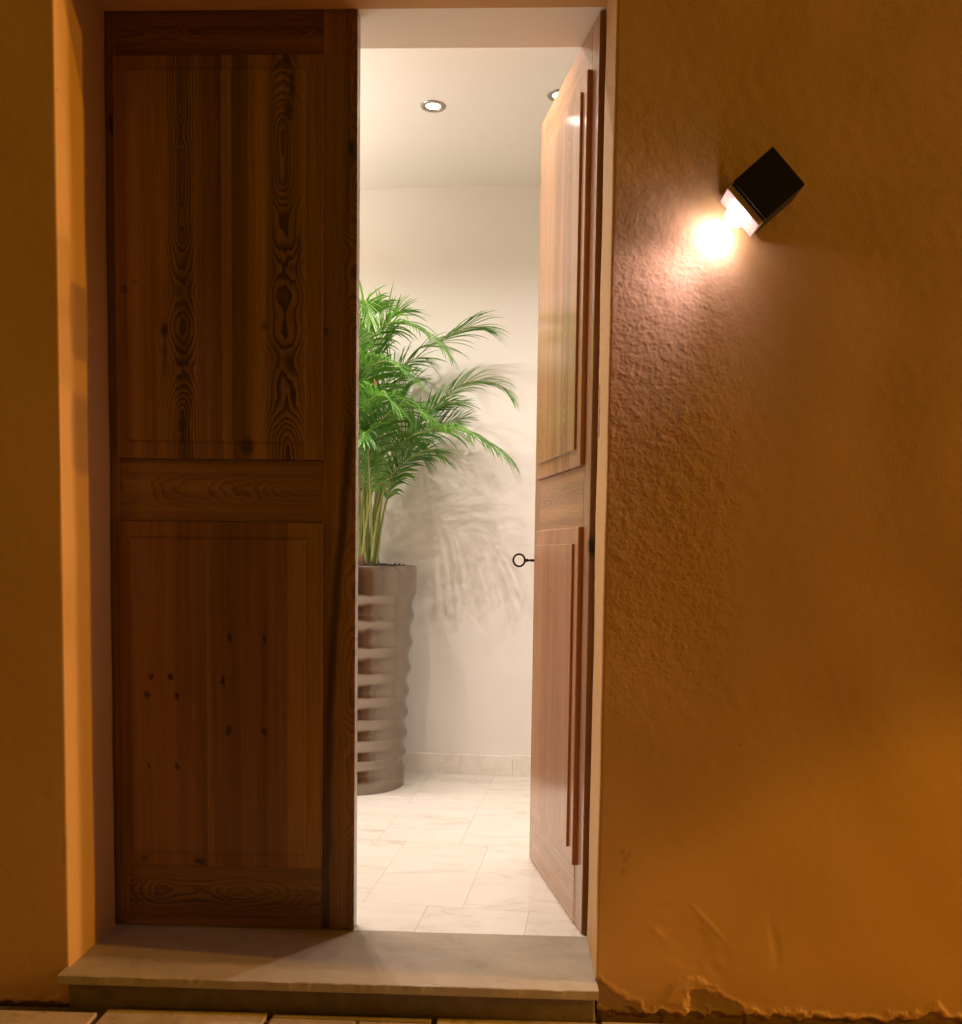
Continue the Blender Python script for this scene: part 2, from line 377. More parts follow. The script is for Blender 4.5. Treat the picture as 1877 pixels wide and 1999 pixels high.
def wall_grid(name, path, normals, z0, z1, step, seed, parent, side):
    """path: (n,2) xy positions; normals (n,2) outward"""
    ns = len(path); zs = np.arange(z0, z1+step*.5, step); nz = len(zs)
    PX0 = np.repeat(path[:, 0][:, None], nz, 1); ZZ0 = np.repeat(zs[None, :], ns, 0)
    b1 = .75*band_noise(ns, nz, step, .0055, .0135, seed) + .50*band_noise(ns, nz, step, .011, .035, seed+7)
    b1 = np.sign(b1)*np.abs(b1)**1.35; b2 = band_noise(ns, nz, step, .03, .09, seed+1); b3 = band_noise(ns, nz, step, .25, .8, seed+2)
    amp = .05 + .95*np.exp(-((PX0-1.27)/.27)**4)*np.exp(-((ZZ0-1.30)/.62)**4) if side == 'R' else .06
    disp = amp*np.clip(b1, -1.8, 3.2)*.00029 + b2*(.00004+.00012*amp) + b3*.0006
    PX = np.repeat(path[:, 0][:, None], nz, 1); PY = np.repeat(path[:, 1][:, None], nz, 1); ZZ = np.repeat(zs[None, :], ns, 0)
    front = (PY < .012)
    chip = np.zeros((ns, nz))
    jag = b2*.004 + b1*.0018
    if side == 'R':
        A = [(1.20, .000), (1.262, .002), (1.285, -.012), (1.305, -.022), (1.36, -.050), (1.415, -.085), (1.415, -.2), (1.20, -.2)]
        B = [(1.470, -.20), (1.474, -.060), (1.478, -.045), (1.482, -.020), (1.500, -.003), (1.520, -.008), (1.545, -.022), (1.580, -.038), (1.612, -.060), (1.622, -.20)]
        for pol, dep in ((A, .0055), (B, .0050)):
            s = poly_sdf(PX, ZZ, pol) + jag
            m = 1/(1+np.exp(-np.clip(s/.0012, -30, 30)))
            disp -= m*dep; chip = np.maximum(chip, m)
            rim = np.exp(-((s+.006)/.006)**2); disp += rim*.0013
        Cc = [(1.413, -.046), (1.428, -.02), (1.437, .002), (1.467, .026), (1.50, .020), (1.54, .000), (1.50, .0), (1.475, -.02), (1.465, -.047)]
        s = poly_sdf(PX, ZZ, Cc) + jag*.5
        disp += 1/(1+np.exp(-np.clip(s/.0015, -30, 30)))*.0028
        # blistered paint higher up
        for (bx, bz, ra, rb, ang, dep) in ((1.485, .10, .075, .036, -.5, -.003), (1.40, .125, .020, .008, -.7, .002), (1.515, .155, .05, .006, -.8, .0025),
                                          (1.675, .10, .010, .045, .2, -.0030), (1.39, -.012, .022, .008, .2, .002),
                                          (1.62, -.045, .03, .008, -.1, .002), (1.47, .055, .04, .010, -.4, -.002)):
            ca, sa = math.cos(ang), math.sin(ang)
            uu = ((PX-bx)*ca + (ZZ-bz)*sa)/ra; vv = (-(PX-bx)*sa + (ZZ-bz)*ca)/rb
            rr = np.sqrt(uu**2+vv**2) + b2*.12
            disp += .32*dep/(1+np.exp(np.clip((rr-1)/.22, -30, 30)))
        for (qx, qz) in ((1.315, .315), (1.322, .300), (1.318, .27), (1.33, .31)):
            chip = np.maximum(chip, .7*np.exp(-(((PX-qx)/.005)**2+((ZZ-qz)/.006)**2)))
        base = -.080 + .010*(PX-1.26)
    else:
        base = -.092 + 0*PX
        for (qx, qz) in ((-.006, .30), (-.008, .27)):
            chip = np.maximum(chip, .6*np.exp(-(((PX-qx)/.004)**2+((ZZ-qz)/.02)**2))*front)
    # ragged foot of the render
    edge = ZZ - (base + .004 + b2*.004 + np.clip(b3, -1, 1)*.004 + b1*.0015)
    if side == 'R': edge = edge - .022*np.exp(-((PX-2.045)/.030)**2)
    m = 1/(1+np.exp(np.clip(edge/.0012, -30, 30))) * front
    disp -= m*.012; chip = np.maximum(chip, m)
    disp += .003*np.exp(-((edge-.010)/.007)**2) * front
    # flatten towards the hidden outer ends
    vx = PX + normals[:, 0][:, None]*disp; vy = PY + normals[:, 1][:, None]*disp
    co = np.stack([vx, vy, ZZ], -1).reshape(-1, 3).astype(np.float32)
    idx = np.arange(ns*nz).reshape(ns, nz)
    q = np.stack([idx[:-1, :-1], idx[1:, :-1], idx[1:, 1:], idx[:-1, 1:]], -1).reshape(-1, 4)
    if side == 'L': q = q[:, ::-1]
    me = bpy.data.meshes.new(name); me.vertices.add(len(co)); me.vertices.foreach_set('co', co.ravel())
    me.loops.add(q.size); me.loops.foreach_set('vertex_index', q.ravel().astype(np.int32))
    me.polygons.add(len(q)); me.polygons.foreach_set('loop_start', np.arange(0, q.size, 4, dtype=np.int32))
    me.update(calc_edges=True); me.polygons.foreach_set('use_smooth', np.ones(len(q), bool))
    at = me.attributes.new('chip', 'FLOAT', 'POINT'); at.data.foreach_set('value', chip.ravel().astype(np.float32))
    me.materials.append(render_mat)
    return link(bpy.data.objects.new(name, me), parent)

def corner_path(x_out, x_c, y_end, step, r=.005, sgn=1):
    """from x_out along y=0 to the corner x_c, then inwards to y_end. sgn=+1: wall lies to the right of the opening"""
    pts, nor = [], []
    xs = np.linspace(x_out, x_c + sgn*r, int(abs(x_out - x_c - sgn*r)/step) + 1)[:-1]
    for x in xs: pts.append((x, 0)); nor.append((0, -1))
    for a in np.linspace(0, math.pi/2, 4):
        pts.append((x_c + sgn*(r - r*math.sin(a)), r - r*math.cos(a))); nor.append((-sgn*math.sin(a), -math.cos(a)))
    for y in np.arange(r+step, y_end+step*.5, step): pts.append((x_c, y)); nor.append((-sgn, 0))
    return np.array(pts), np.array(nor)

facade = tag(empty('house_wall', (0, 0, 0)), 'ochre rendered outer wall round the doorway, render flaking off along its foot', 'wall')
ST = .0030
p_, n_ = corner_path(2.62, W, D, ST, sgn=1)
wall_grid('wall_face', p_, n_, ZB, 2.75, ST, 11, facade, 'R')
p_, n_ = corner_path(-.62, 0.0, D, ST*1.2, sgn=-1)
wall_grid('wall_face', p_, n_, ZB, 2.75, ST*1.2, 21, facade, 'L')
# plain continuation of the facade beyond the picture
bm = bmesh.new()
add_box(bm, 2.60, 7.0, .001, .02, ZB, 5.0); add_box(bm, -5.0, -.60, .001, .02, ZB, 5.0)
add_box(bm, -.60, 2.60, .001, .02, 2.74, 5.0)
bm_obj('outer_render', bm, render_mat, facade)
# lintel: face above the opening and soffit
bm = bmesh.new(); add_box(bm, -.004, W+.004, .0015, D, H, 2.76, .003)
bm_obj('lintel', bm, render_mat, facade)
# masonry mass (light-tight) and inner rebate
bm = bmesh.new()
add_box(bm, W+.012, 2.9, .021, D, ZB, 2.9); add_box(bm, W+.046, 2.9, D, .455, ZB, 2.9)
add_box(bm, -1.7, -.012, .021, D, ZB, 2.9); add_box(bm, -1.7, -.046, D, .455, ZB, 2.9)
add_box(bm, -.046, W+.046, D, .455, H+.006, 2.9)
bm_obj('masonry', bm, white_wall, facade)
# rebate return visible beside the hinge
box('jamb_return', W+.001, W+.046, D-.004, D+.001, 0, H, render_mat, facade)
box('strike_plate', W-.0015, W+.004, .215, .235, 1.30, 1.432, plate_mat, facade, .001)

# ------------------------------------------------------------------ room
RA = math.radians(-4.6)
def back(x): return 2.128 + math.tan(RA)*(x-.33)
bw = tag(empty('back_wall', (0, 0, 0)), 'cream plaster wall at the back of the hall behind the potted palm', 'wall')
xa, xb = -1.7, 2.9
mesh_obj('wall_face', [(xa, back(xa), -.02), (xb, back(xb), -.02), (xb, back(xb), 2.7), (xa, back(xa), 2.7),
                       (xa, back(xa)+.1, -.02), (xb, back(xb)+.1, -.02), (xb, back(xb)+.1, 2.7), (xa, back(xa)+.1, 2.7)],
         [(0, 1, 2, 3), (5, 4, 7, 6), (4, 0, 3, 7), (1, 5, 6, 2), (3, 2, 6, 7), (4, 5, 1, 0)], white_wall, bw)
# skirting tiles
dv = Vector((1, math.tan(RA), 0)).normalized(); nv = Vector((dv.y, -dv.x, 0))
x = -.90; widths = []
joints = [.815-.315*k for k in range(5, 0, -1)] + [.815, 1.055, 1.37, 1.69, 2.0, 2.32, 2.6]
for i, (a, b) in enumerate(zip(joints, joints[1:])):
    th = .010 + random.uniform(0, .002); hh = .092 + (.006 if 1.0 < a < 1.1 else random.uniform(-.001, .001))
    A = Vector((a+.0008, back(a+.0008), 0)); B = Vector((b-.0008, back(b-.0008), 0))
    A2, B2 = A+nv*th, B+nv*th
    A, B = A - nv*.004, B - nv*.004
    vs = [A2, B2, B2+Vector((0, 0, hh-.002)), A2+Vector((0, 0, hh-.002)), A2-nv*.002+Vector((0, 0, hh)), B2-nv*.002+Vector((0, 0, hh)),
          A+Vector((0, 0, hh)), B+Vector((0, 0, hh)), A, B]
    mesh_obj('skirting_tile', vs, [(0, 1, 2, 3), (3, 2, 5, 4), (4, 5, 7, 6), (8, 0, 3, 4, 6), (1, 9, 7, 5, 2), (9, 8, 6, 7), (8, 9, 1, 0)], marble_skirt, bw)
CE = 2.615
ceiling = box('ceiling', -1.7, 2.9, .40, 2.4, CE, CE+.08, white_ceil); tag(ceiling, kind='structure')
sidewalls = tag(empty('side_wall', (-1.3, 1.2, 0)), 'cream side wall of the hall hidden left of the palm', 'wall')
box('wall_face', -.4, -.3, -.75, 1.1, -.02, 2.7, white_wall, sidewalls)
sw2 = tag(empty('side_wall', (2.3, 1.2, 0)), 'cream side wall of the hall hidden behind the open door leaf', 'wall')
box('wall_face', 0.0, .1, -.75, 1.1, -.02, 2.7, white_wall, sw2)

# floor tiles
grout_mat = simple('pale_grout', (.66, .61, .54), .8)
floor = box('hall_floor', -1.7, 2.9, .262, 2.4, -.06, -.0020, grout_mat); tag(floor, kind='structure')
ft = math.radians(-5.5); c0 = Vector((.820, .462, 0)); e1 = Vector((math.cos(ft), math.sin(ft), 0)); e2 = Vector((-math.sin(ft), math.cos(ft), 0))
tw, td = .290, .585
def clip_poly(poly, ymin):
    out = []
    for i in range(len(poly)):
        a, b = poly[i], poly[(i+1) % len(poly)]
        ia, ib = a.y >= ymin, b.y >= ymin
        if ia: out.append(a)
        if ia != ib:
            tt = (ymin-a.y)/(b.y-a.y); out.append(a+(b-a)*tt)
    return out
g = .00035
for j in range(-1, 4):
    off = 0 if j != 0 else .0
    for i in range(-7, 7):
        sx = i*tw + (tw*.0 if j % 2 else tw*.35*(j == 0)) 
        q = [c0 + e1*(sx+g) + e2*(j*td+g), c0 + e1*(sx+tw-g) + e2*(j*td+g), c0 + e1*(sx+tw-g) + e2*((j+1)*td-g), c0 + e1*(sx+g) + e2*((j+1)*td-g)]
        q = clip_poly(q, .2705)
        q = [v for v in q]
        if len(q) < 3 or max(v.y for v in q) < .28 or min(v.x for v in q) > 2.35 or max(v.x for v in q) < -1.35: continue
        if min(v.y - back(v.x) for v in q) > -.01: continue
        zt = random.uniform(-.0003, .0003)
        n = len(q)
        cen = sum(q, Vector())/n
        inner = [cen + (v-cen)*(1-.0006/max(.01, (v-cen).length)) for v in q]
        vs = [Vector((v.x, v.y, -.006)) for v in q] + [Vector((v.x, v.y, zt-.0008)) for v in q] + [Vector((v.x, v.y, zt)) for v in inner]
        fs = [tuple(range(2*n, 3*n))] + [(k, (k+1) % n, n+(k+1) % n, n+k) for k in range(n)] + [(n+k, n+(k+1) % n, 2*n+(k+1) % n, 2*n+k) for k in range(n)]
        mesh_obj('floor_tile', vs, fs, marble_floor, floor)

# ------------------------------------------------------------------ doorstep
step_o = tag(empty('doorstep', (.63, 0, -.09)), 'worn grey stone doorstep with overhanging slab below the open door', 'doorstep')
def off(o, root): o.location = -Vector(root.location); return o
bm = bmesh.new()
n_seg = 90; xs = np.linspace(-.009, W+.004, n_seg+1); prof = [(-.034, -.0255), (-.0385, -.0235), (-.040, -.0205), (-.040, -.003), (-.0385, -.0008), (-.0355, 0), (-.030, 0), (.10, -.0004), (.2695, 0), (.2695, -.0255)]
rows = []
nz1 = np.random.default_rng(5).standard_normal(n_seg+1)
for k, xx in enumerate(xs):
    chipv = .0006*nz1[k] + (.003 if k in (62, 63) else 0) + (.002 if k in (23,) else 0) + .0012*math.sin(k*.7)*math.sin(k*.13)
    row = []
    for i, (y, z) in enumerate(prof):
        yy = y + (chipv if i in (3, 4, 5) else 0); z2 = z - (abs(chipv)*.6 if i in (4, 5) else 0)
        row.append(bm.verts.new((xx, yy, z2)))
    rows.append(row)
m_ = len(prof)
for a, b in zip(rows, rows[1:]):
    for i in range(m_): bm.faces.new((a[i], b[i], b[(i+1) % m_], a[(i+1) % m_]))
bm.faces.new(rows[0]); bm.faces.new(rows[-1][::-1])
bmesh.ops.recalc_face_normals(bm, faces=bm.faces)
off(bm_obj('step_slab', bm, stone_step, step_o), step_o)
off(box('step_riser', .004, W-.002, -.012, .24, -.12, -.0262, riser_mat, step_o, .002), step_o)

# ------------------------------------------------------------------ pavement
ground = box('pavement', -6, 8, -9, .02, -.16, -.101, mortar_mat); tag(ground, kind='structure')
def pz(x, y): return -.0885 + .008*max(0, x-1.26) 
def stone(x0, x1, y0, y1):
    bm = bmesh.new(); z = pz((x0+x1)/2, 0)
    add_box(bm, x0, x1, y0, y1, z-.03, z, .004, .0025, 2)
    return bm_obj('paving_stone', bm, paving_mat, ground)
stone(-.45, .083, -.45, -.040); stone(.101, .483, -.45, -.016); stone(.501, .876, -.0335, -.016)
stone(.501, .700, -.45, -.0405); stone(.708, .878, -.45, -.0405); stone(.890, 1.263, -.45, -.016)
stone(1.273, 1.80, -.45, -.010); stone(1.812, 2.40, -.45, -.012); stone(2.412, 3.0, -.45, -.01); stone(-1.0, -.462, -.45, -.030)
y = -.462
for r in range(5):
    h_ = random.uniform(.34, .46); x = -1.6 + random.uniform(-.3, .3)
    while x < 3.6:
        w_ = random.uniform(.36, .68); stone(x, x+w_-.012, y-h_+.012, y); x += w_
    y -= h_

# ------------------------------------------------------------------ door leaves
def leaf(name, width, l0, l1, f0, f1, s, wv, wh, loc, rotz, boards_u, boards_l, seed0):
    """s: sign of the outward side along local y. leaf front face at y=0, panels proud."""
    root = empty(name, loc, rotz)
    T = .044; B0 = .003; TOP = 2.3555
    def bx(nm, x0, x1, z0, z1, mat, bev=.0012, y_in=T, y_out=0.0, **kw):
        o = box(nm, x0, x1, min(-s*y_in, s*y_out), max(-s*y_in, s*y_out), z0, z1, mat, root, bev); return wprops(o, **kw)
    g = .0006
    bx('hinge_stile', 0, l0+.004, B0, TOP, wv, gx=.4, seed=seed0+.1, tone=-.02, figure=.5)
    bx('meeting_stile', l1-.004, width, B0, TOP, wv, gx=width+.002, seed=seed0+.7, tone=.02, figure=.6)
    zs = dict(top=(2.243, TOP), mid=(1.079, 1.239), bot=(B0, .169))
    bx('top_rail', l0+.004+g, l1-.004-g, *zs['top'], wh, gx=2.30, seed=seed0+1.3, tone=-.18, figure=.5)
    bx('middle_rail', l0+.004+g, l1-.004-g, *zs['mid'], wh, gx=1.163, seed=seed0+2.2, tone=.0, figure=.5)
    bx('bottom_rail', l0+.018, l1-.0046, *zs['bot'], wh, gx=.095, seed=seed0+3.6, tone=.0, figure=.9, y_out=.001)
    bx('rail_end', l0+.004+g, l0+.0175, *zs['bot'], wv, gx=.5, seed=seed0+5, tone=.03, figure=.3)
    def panel(z0, z1, fz0, fz1, boards):
        for (a, b, kw) in boards:
            bm = bmesh.new()
            P1, P2, ch = .0130, .0195, .0022
            a_ = a + (0 if a <= l0+1e-6 else .0002); b_ = b - (0 if b >= l1-1e-6 else .0002)
            ca = ch if a <= l0+1e-6 else 0; cb = ch if b >= l1-1e-6 else 0
            ring = lambda x0, x1, zz0, zz1, yy: [bm.verts.new((x0, s*yy, zz0)), bm.verts.new((x1, s*yy, zz0)), bm.verts.new((x1, s*yy, zz1)), bm.verts.new((x0, s*yy, zz1))]
            fa, fb = max(a_, f0), min(b_, f1); cfa = .0015 if a_ < f0 else 0; cfb = .0015 if b_ > f1 else 0
            rings = [ring(a_, b_, z0, z1, -.030), ring(a_, b_, z0, z1, P1-ch), ring(a_+ca, b_-cb, z0+ch, z1-ch, P1)]
            if fb > fa+.002:
                rings += [ring(fa, fb, fz0, fz1, P1), ring(fa, fb, fz0, fz1, P2-.0015), ring(fa+cfa, fb-cfb, fz0+.0015, fz1-.0015, P2)]
            for p, q in zip(rings, rings[1:]):
                for k in range(4):
                    vs = (p[k], p[(k+1) % 4], q[(k+1) % 4], q[k])
                    try: bm.faces.new(vs)
                    except ValueError: pass
            bm.faces.new(rings[-1]); bm.faces.new(rings[0][::-1])
            bmesh.ops.remove_doubles(bm, verts=bm.verts, dist=1e-6)
            bmesh.ops.recalc_face_normals(bm, faces=bm.faces)
            wprops(bm_obj('panel_board', bm, wv, root), **kw)
    panel(1.2395, 2.2425, 1.284, 2.204, boards_u)
    panel(.1695, 1.0785, .209, 1.034, boards_l)
    return root
# left leaf (closed, in shade): local x = world x + .03
o_ = .03
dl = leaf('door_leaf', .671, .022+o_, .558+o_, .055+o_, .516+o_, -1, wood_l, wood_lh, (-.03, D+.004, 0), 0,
  [(.022+o_, .118+o_, dict(gx=.30, seed=1.3, tone=.02, figure=.4, red=.7)),
   (.118+o_, .252+o_, dict(gx=.196+o_, seed=4.45, tone=.08, figure=1.25, red=.1)),
   (.252+o_, .300+o_, dict(gx=.10, seed=6.1, tone=-.20, figure=.3, red=.3)),
   (.300+o_, .327+o_, dict(gx=.10, seed=7.1, tone=.10, figure=.3, red=.0)),
   (.327+o_, .368+o_, dict(gx=.10, seed=8.4, tone=-.25, figure=.3, red=.5)),
   (.368+o_, .558+o_, dict(gx=.462+o_, seed=9.75, tone=.12, figure=1.3, red=.0))],
  [(.022+o_, .256+o_, dict(gx=.60, seed=11.3, tone=-.05, figure=.25, red=.75)),
   (.256+o_, .276+o_, dict(gx=.60, seed=12.3, tone=.14, figure=.3, red=.1)),
   (.276+o_, .467+o_, dict(gx=.05, seed=13.2, tone=-.14, figure=.25, red=.7)),
   (.467+o_, .558+o_, dict(gx=.35, seed=14.9, tone=.16, figure=.35, red=.0))], 20)
tag(dl, 'closed left leaf of the old panelled pine door, dark in the shade', 'door')
# thin pale edge (draught strip) on the meeting edge of the closed leaf
ang = math.radians(90) + .204
dr = leaf('door_leaf', .641, .060, .580, .100, .540, 1, wood_r, wood_rh, (1.2445, D+.018, 0), ang,
  [(.060, .17, dict(gx=.02, seed=31.3, tone=.15, figure=.3, red=.0)),
   (.17, .24, dict(gx=.21, seed=32.2, tone=-.02, figure=.8, red=.0)),
   (.24, .42, dict(gx=.33, seed=33.3, tone=.08, figure=.35, red=.15)),
   (.42, .58, dict(gx=.50, seed=34.5, tone=.22, figure=.5, red=.2))],
  [(.060, .25, dict(gx=.00, seed=35.1, tone=.12, figure=.35, red=.6)),
   (.25, .42, dict(gx=.34, seed=36.2, tone=.08, figure=.35, red=.8)),
   (.42, .58, dict(gx=.60, seed=37.4, tone=.22, figure=.25, red=.55))], 40)
tag(dr, 'open right leaf of the varnished pine door swung into the lit hall', 'door')
# lock latch on the free edge
box('latch_plate', .641, .6422, -.030, -.012, .885, .985, iron_mat, dr, .0004)
box('latch_bolt', .641, .650, -.026, -.017, .925, .95, iron_mat, dr, .001)
bm = bmesh.new(); lathe(bm, [(.0001, .0), (.011, .0), (.012, -.0015), (.012, -.003)], 20)
for v in bm.verts: v.co = Vector((.612 + v.co.x, .0025 + v.co.z, .985 + v.co.y))
bm_obj('keyhole_plate', bm, iron_mat, dr)

# key standing in the lock
key = tag(empty('door_key', (0, 0, 0)), 'dark iron key with a round ring bow, sticking out of the open door leaf', 'key')
Dv = Vector((math.cos(ang), math.sin(ang), 0)); Nv = Vector((-math.sin(ang), math.cos(ang), 0))
kb = Vector((1.2445, D+.018, 0)) + Dv*.612 + Vector((0, 0, .9855))
key.location = kb
bm = bmesh.new()
cR = Nv*.056
for lst in [[cR + Nv*.0188*math.cos(a) + Vector((0, 0, 1))*.0195*math.sin(a) for a in np.linspace(0, 2*math.pi, 41)]]:
    tube(bm, lst, [.0033]*len(lst), 10, False)
bm_obj('key_bow', bm, iron_mat, key, True)
bm = bmesh.new()
tube(bm, [Nv*.039, Nv*.034, Nv*.030, Nv*.026, Nv*.022, Nv*.018, Nv*.012, Nv*-.02], [.0030, .0052, .0058, .0040, .0030, .0042, .0044, .0036], 12)
bm_obj('key_shank', bm, iron_mat, key, True)

# ------------------------------------------------------------------ wall lamp
av = Vector((-.745, 0, -.667)).normalized(); bv = Vector((.667, 0, -.745)).normalized()
lampc = Vector((1.5375, 0, 1.756))      # middle of the mouth
lamp = tag(empty('wall_lamp', (1.5375, 0, 1.756)), 'small black cube lamp tilted on the ochre wall, shining down to the left', 'lamp')
# local axes: x = along the beam, z = across, y = out of wall
Lm = Matrix((av, Vector((0, 1, 0)), -bv)).transposed().to_4x4()
lamp.matrix_world = Matrix.Translation(lampc) @ Lm
box('housing', -.108, 0, -.104, -.010, -.0525, .0525, black_metal, lamp, .0016, seg=2)
box('wall_bracket', -.080, -.025, -.010, .004, -.032, .032, black_metal, lamp, .001)
box('collar', .0, .013, -.090, -.014, -.0515, .0515, flange_mat, lamp, .0015, seg=2)
box('lens', .013, .0165, -.078, -.028, -.027, .027, lamp_emit, lamp, .001)
mouth = lampc + av*.021
bm = bmesh.new(); lathe(bm, [(.0225, 0), (.0232, .006), (.0215, .014), (.0165, .0215), (.009, .0265), (.0005, .028)], 28)
for v in bm.verts: v.co = Vector((.0165 + v.co.z, -.050 + v.co.x*.95, v.co.y))
bm_obj('bulb_dome', bm, lamp_emit, lamp, True)  # added glowing dome, stands in for the glare of the hot spot
light("wall_lamp_light", 'POINT', lampc + av*.053 + Vector((0, -.048, 0)), lampc, .30, (.80, .65, 1.0), shadow_soft_size=.006)
light("wall_lamp_light", 'AREA', lampc + av*.030 + Vector((0, -.0225, 0)), lampc + av*.130 + Vector((0, -.012, 0)), .28, (.80, .67, 1.0),
      shape='DISK', size=.016, spread=math.radians(178))
light("wall_lamp_light", 'AREA', lampc + av*.046 + Vector((0, -.038, 0)), lampc + av*.146 + Vector((0, -.034, 0)), .42, (.80, .65, 1.0),
      shape='DISK', size=.03, spread=math.radians(178))
light("wall_lamp_light", 'SPOT', lampc + av*.052 + Vector((0, -.070, 0)), lampc + av*.152 + Vector((0, -.068, 0)), 5.0, (.80, .64, 1.0),
      spot_size=math.radians(92), spot_blend=1.0, shadow_soft_size=.012)

# ------------------------------------------------------------------ ceiling downlights
dpos = [(-.62, 1.40), (-.17, 1.37), (.28, 1.36), (.731, 1.345), (1.185, 1.27), (1.66, 1.24)]
dl_group = 'recessed spotlights in a row across the ceiling'
proto = None
for i, (x, y) in enumerate(dpos):
    if proto is None:
        t0 = empty('downlight', (x, y, CE)); proto = t0
        bm = bmesh.new(); lathe(bm, [(.0285, .001), (.030, -.004), (.036, -.0055), (.0435, -.004), (.0455, .0)], 40)
        bm_obj('trim_ring', bm, chrome_mat, t0, True)
        bm = bmesh.new(); rr = lathe(bm, [(.0285, .0005), (.020, -.0015), (.010, -.0022), (.0005, -.0024)], 32)
        bm_obj('lamp_face', bm, led_emit, t0, True)
    else:
        t0 = proto.copy(); scene.collection.objects.link(t0); t0.location = (x, y, CE)
        for ch in list(proto.children):
            c = ch.copy(); scene.collection.objects.link(c); c.parent = t0
    lab = {3: 'round recessed ceiling spotlight seen in full above the palm', 4: 'round recessed ceiling spotlight half hidden by the open door leaf',
           2: 'round recessed ceiling spotlight just behind the edge of the closed door leaf'}.get(i, ['leftmost recessed ceiling spotlight of the far row, near the hidden side wall', 'recessed ceiling spotlight of the far row, second from the hidden left wall'][i] if i < 2 else 'round recessed ceiling spotlight out of sight behind the open door leaf')
    tag(t0, lab, 'spotlight', dl_group)
    aim = {4: (1.25, 1.45, 0)}.get(i, (x+.03, y+.05, 0))
    light('downlight_beam', 'SPOT', (x, y, CE-.012), aim, {0: 24, 1: 42, 2: 36, 3: 22, 4: 20, 5: 16}[i], (1.0, .875, .79),
          spot_size=math.radians(136), spot_blend=1.0, shadow_soft_size=.009)

for i, (x, y) in enumerate([(-.10, .74), (.45, .73), (1.0, .71)]):      # added second row, unseen, to brighten floor and open leaf
    t0 = proto.copy(); scene.collection.objects.link(t0); t0.location = (x, y, CE)
    for ch in list(proto.children):
        c = ch.copy(); scene.collection.objects.link(c); c.parent = t0
    tag(t0, ['round ceiling spotlight of the near row, hidden above the closed leaf', 'round ceiling spotlight of the near row, hidden above the middle of the opening', 'round ceiling spotlight of the near row, hidden above the open leaf'][i], 'spotlight', dl_group)
    light('downlight_beam', 'SPOT', (x, y, CE-.012), (x-.02, y+.12, 0), 44, (1.0, .875, .79), spot_size=math.radians(130), spot_blend=1.0, shadow_soft_size=.009)

# added fill: unseen upward spot behind the closed leaf brightens the ceiling
light('uplighter_light', 'SPOT', (-.72, 1.10, 1.60), (-.55, 1.12, 2.6), 125, (1.0, .87, .78), spot_size=math.radians(120), spot_blend=.8, shadow_soft_size=.05)

# ------------------------------------------------------------------ planter
def make_pot_mat():
    t = NT('lacquered_bronze_silver'); c = t.coord()
    n = t.noise(c, 26, 3); n2 = t.noise(c, 5, 2)
    col = t.mix(n2, (.215, .175, .14), (.27, .225, .185))
    t.principled(col, .21, .95); return t.m
pot_mat = make_pot_mat()
soil_mat = simple('dark_potting_soil', (.035, .022, .014), .95, var=.5, scale=90, bump=1, bdist=.01)
PC = (.366, 1.868)
pot = tag(empty('planter', (PC[0], PC[1], 0)), 'tall ribbed metallic grey-brown planter standing by the back wall', 'planter')
def S(px, py): return ((px-695)/452.0, max(0, (1528-py)/449.0))
ridge = [(811.5, 1149), (807, 1194), (805, 1246), (802, 1296), (799, 1341), (797.5, 1383), (796, 1423), (794, 1462), (791.5, 1495)]
fin = [S(811.5, 1102), S(811.8, 1120), S(811.5, 1142)]
for (xa_, ya_), (xb_, yb_) in zip(ridge, ridge[1:]):
    for k in range(12):
        u = k/12
        r_, z_ = S(xa_ + (xb_-xa_)*u, ya_ + (yb_-ya_)*u)
        # short flat band below each ridge, then a smooth hollow
        w_ = 0 if u < .18 else math.sin(math.pi*(u-.18)/.82)**.85
        fin.append((r_ - .0125*w_, z_))
fin += [S(791.5, 1495), S(791.2, 1512), S(790.5, 1526)]
fin = [(r_*1.02, z_) for r_, z_ in fin]
sm = fin
fin.append((sm[-1][0], 0.0)); fin.append((.02, .0))
bm = bmesh.new()
lathe(bm, [(fin[0][0]-.012, .90), (fin[0][0]-.010, fin[0][1]+.001), (fin[0][0]-.002, fin[0][1]+.002)] + fin, 96)
bmesh.ops.recalc_face_normals(bm, faces=bm.faces)
po = bm_obj('pot_body', bm, pot_mat, pot, True)
ztop = fin[0][1]
bm = bmesh.new(); rings = lathe(bm, [(fin[0][0]-.0112, ztop-.008), (.18, ztop+.001), (.10, ztop+.004), (.03, ztop+.006), (.0005, ztop+.006)], 48)
for v in bm.verts: v.co.z += random.uniform(-.004, .005)
for k in range(70):
    a = random.uniform(0, 6.28); r = .235*math.sqrt(random.random()); s_ = random.uniform(.003, .008)
    ret = bmesh.ops.create_icosphere(bm, subdivisions=1, radius=s_)
    for v in ret['verts']: v.co = v.co*random.uniform(.7, 1.2) + Vector((r*math.cos(a), r*math.sin(a), ztop+.004))
so = bm_obj('soil', bm, soil_mat, pot)

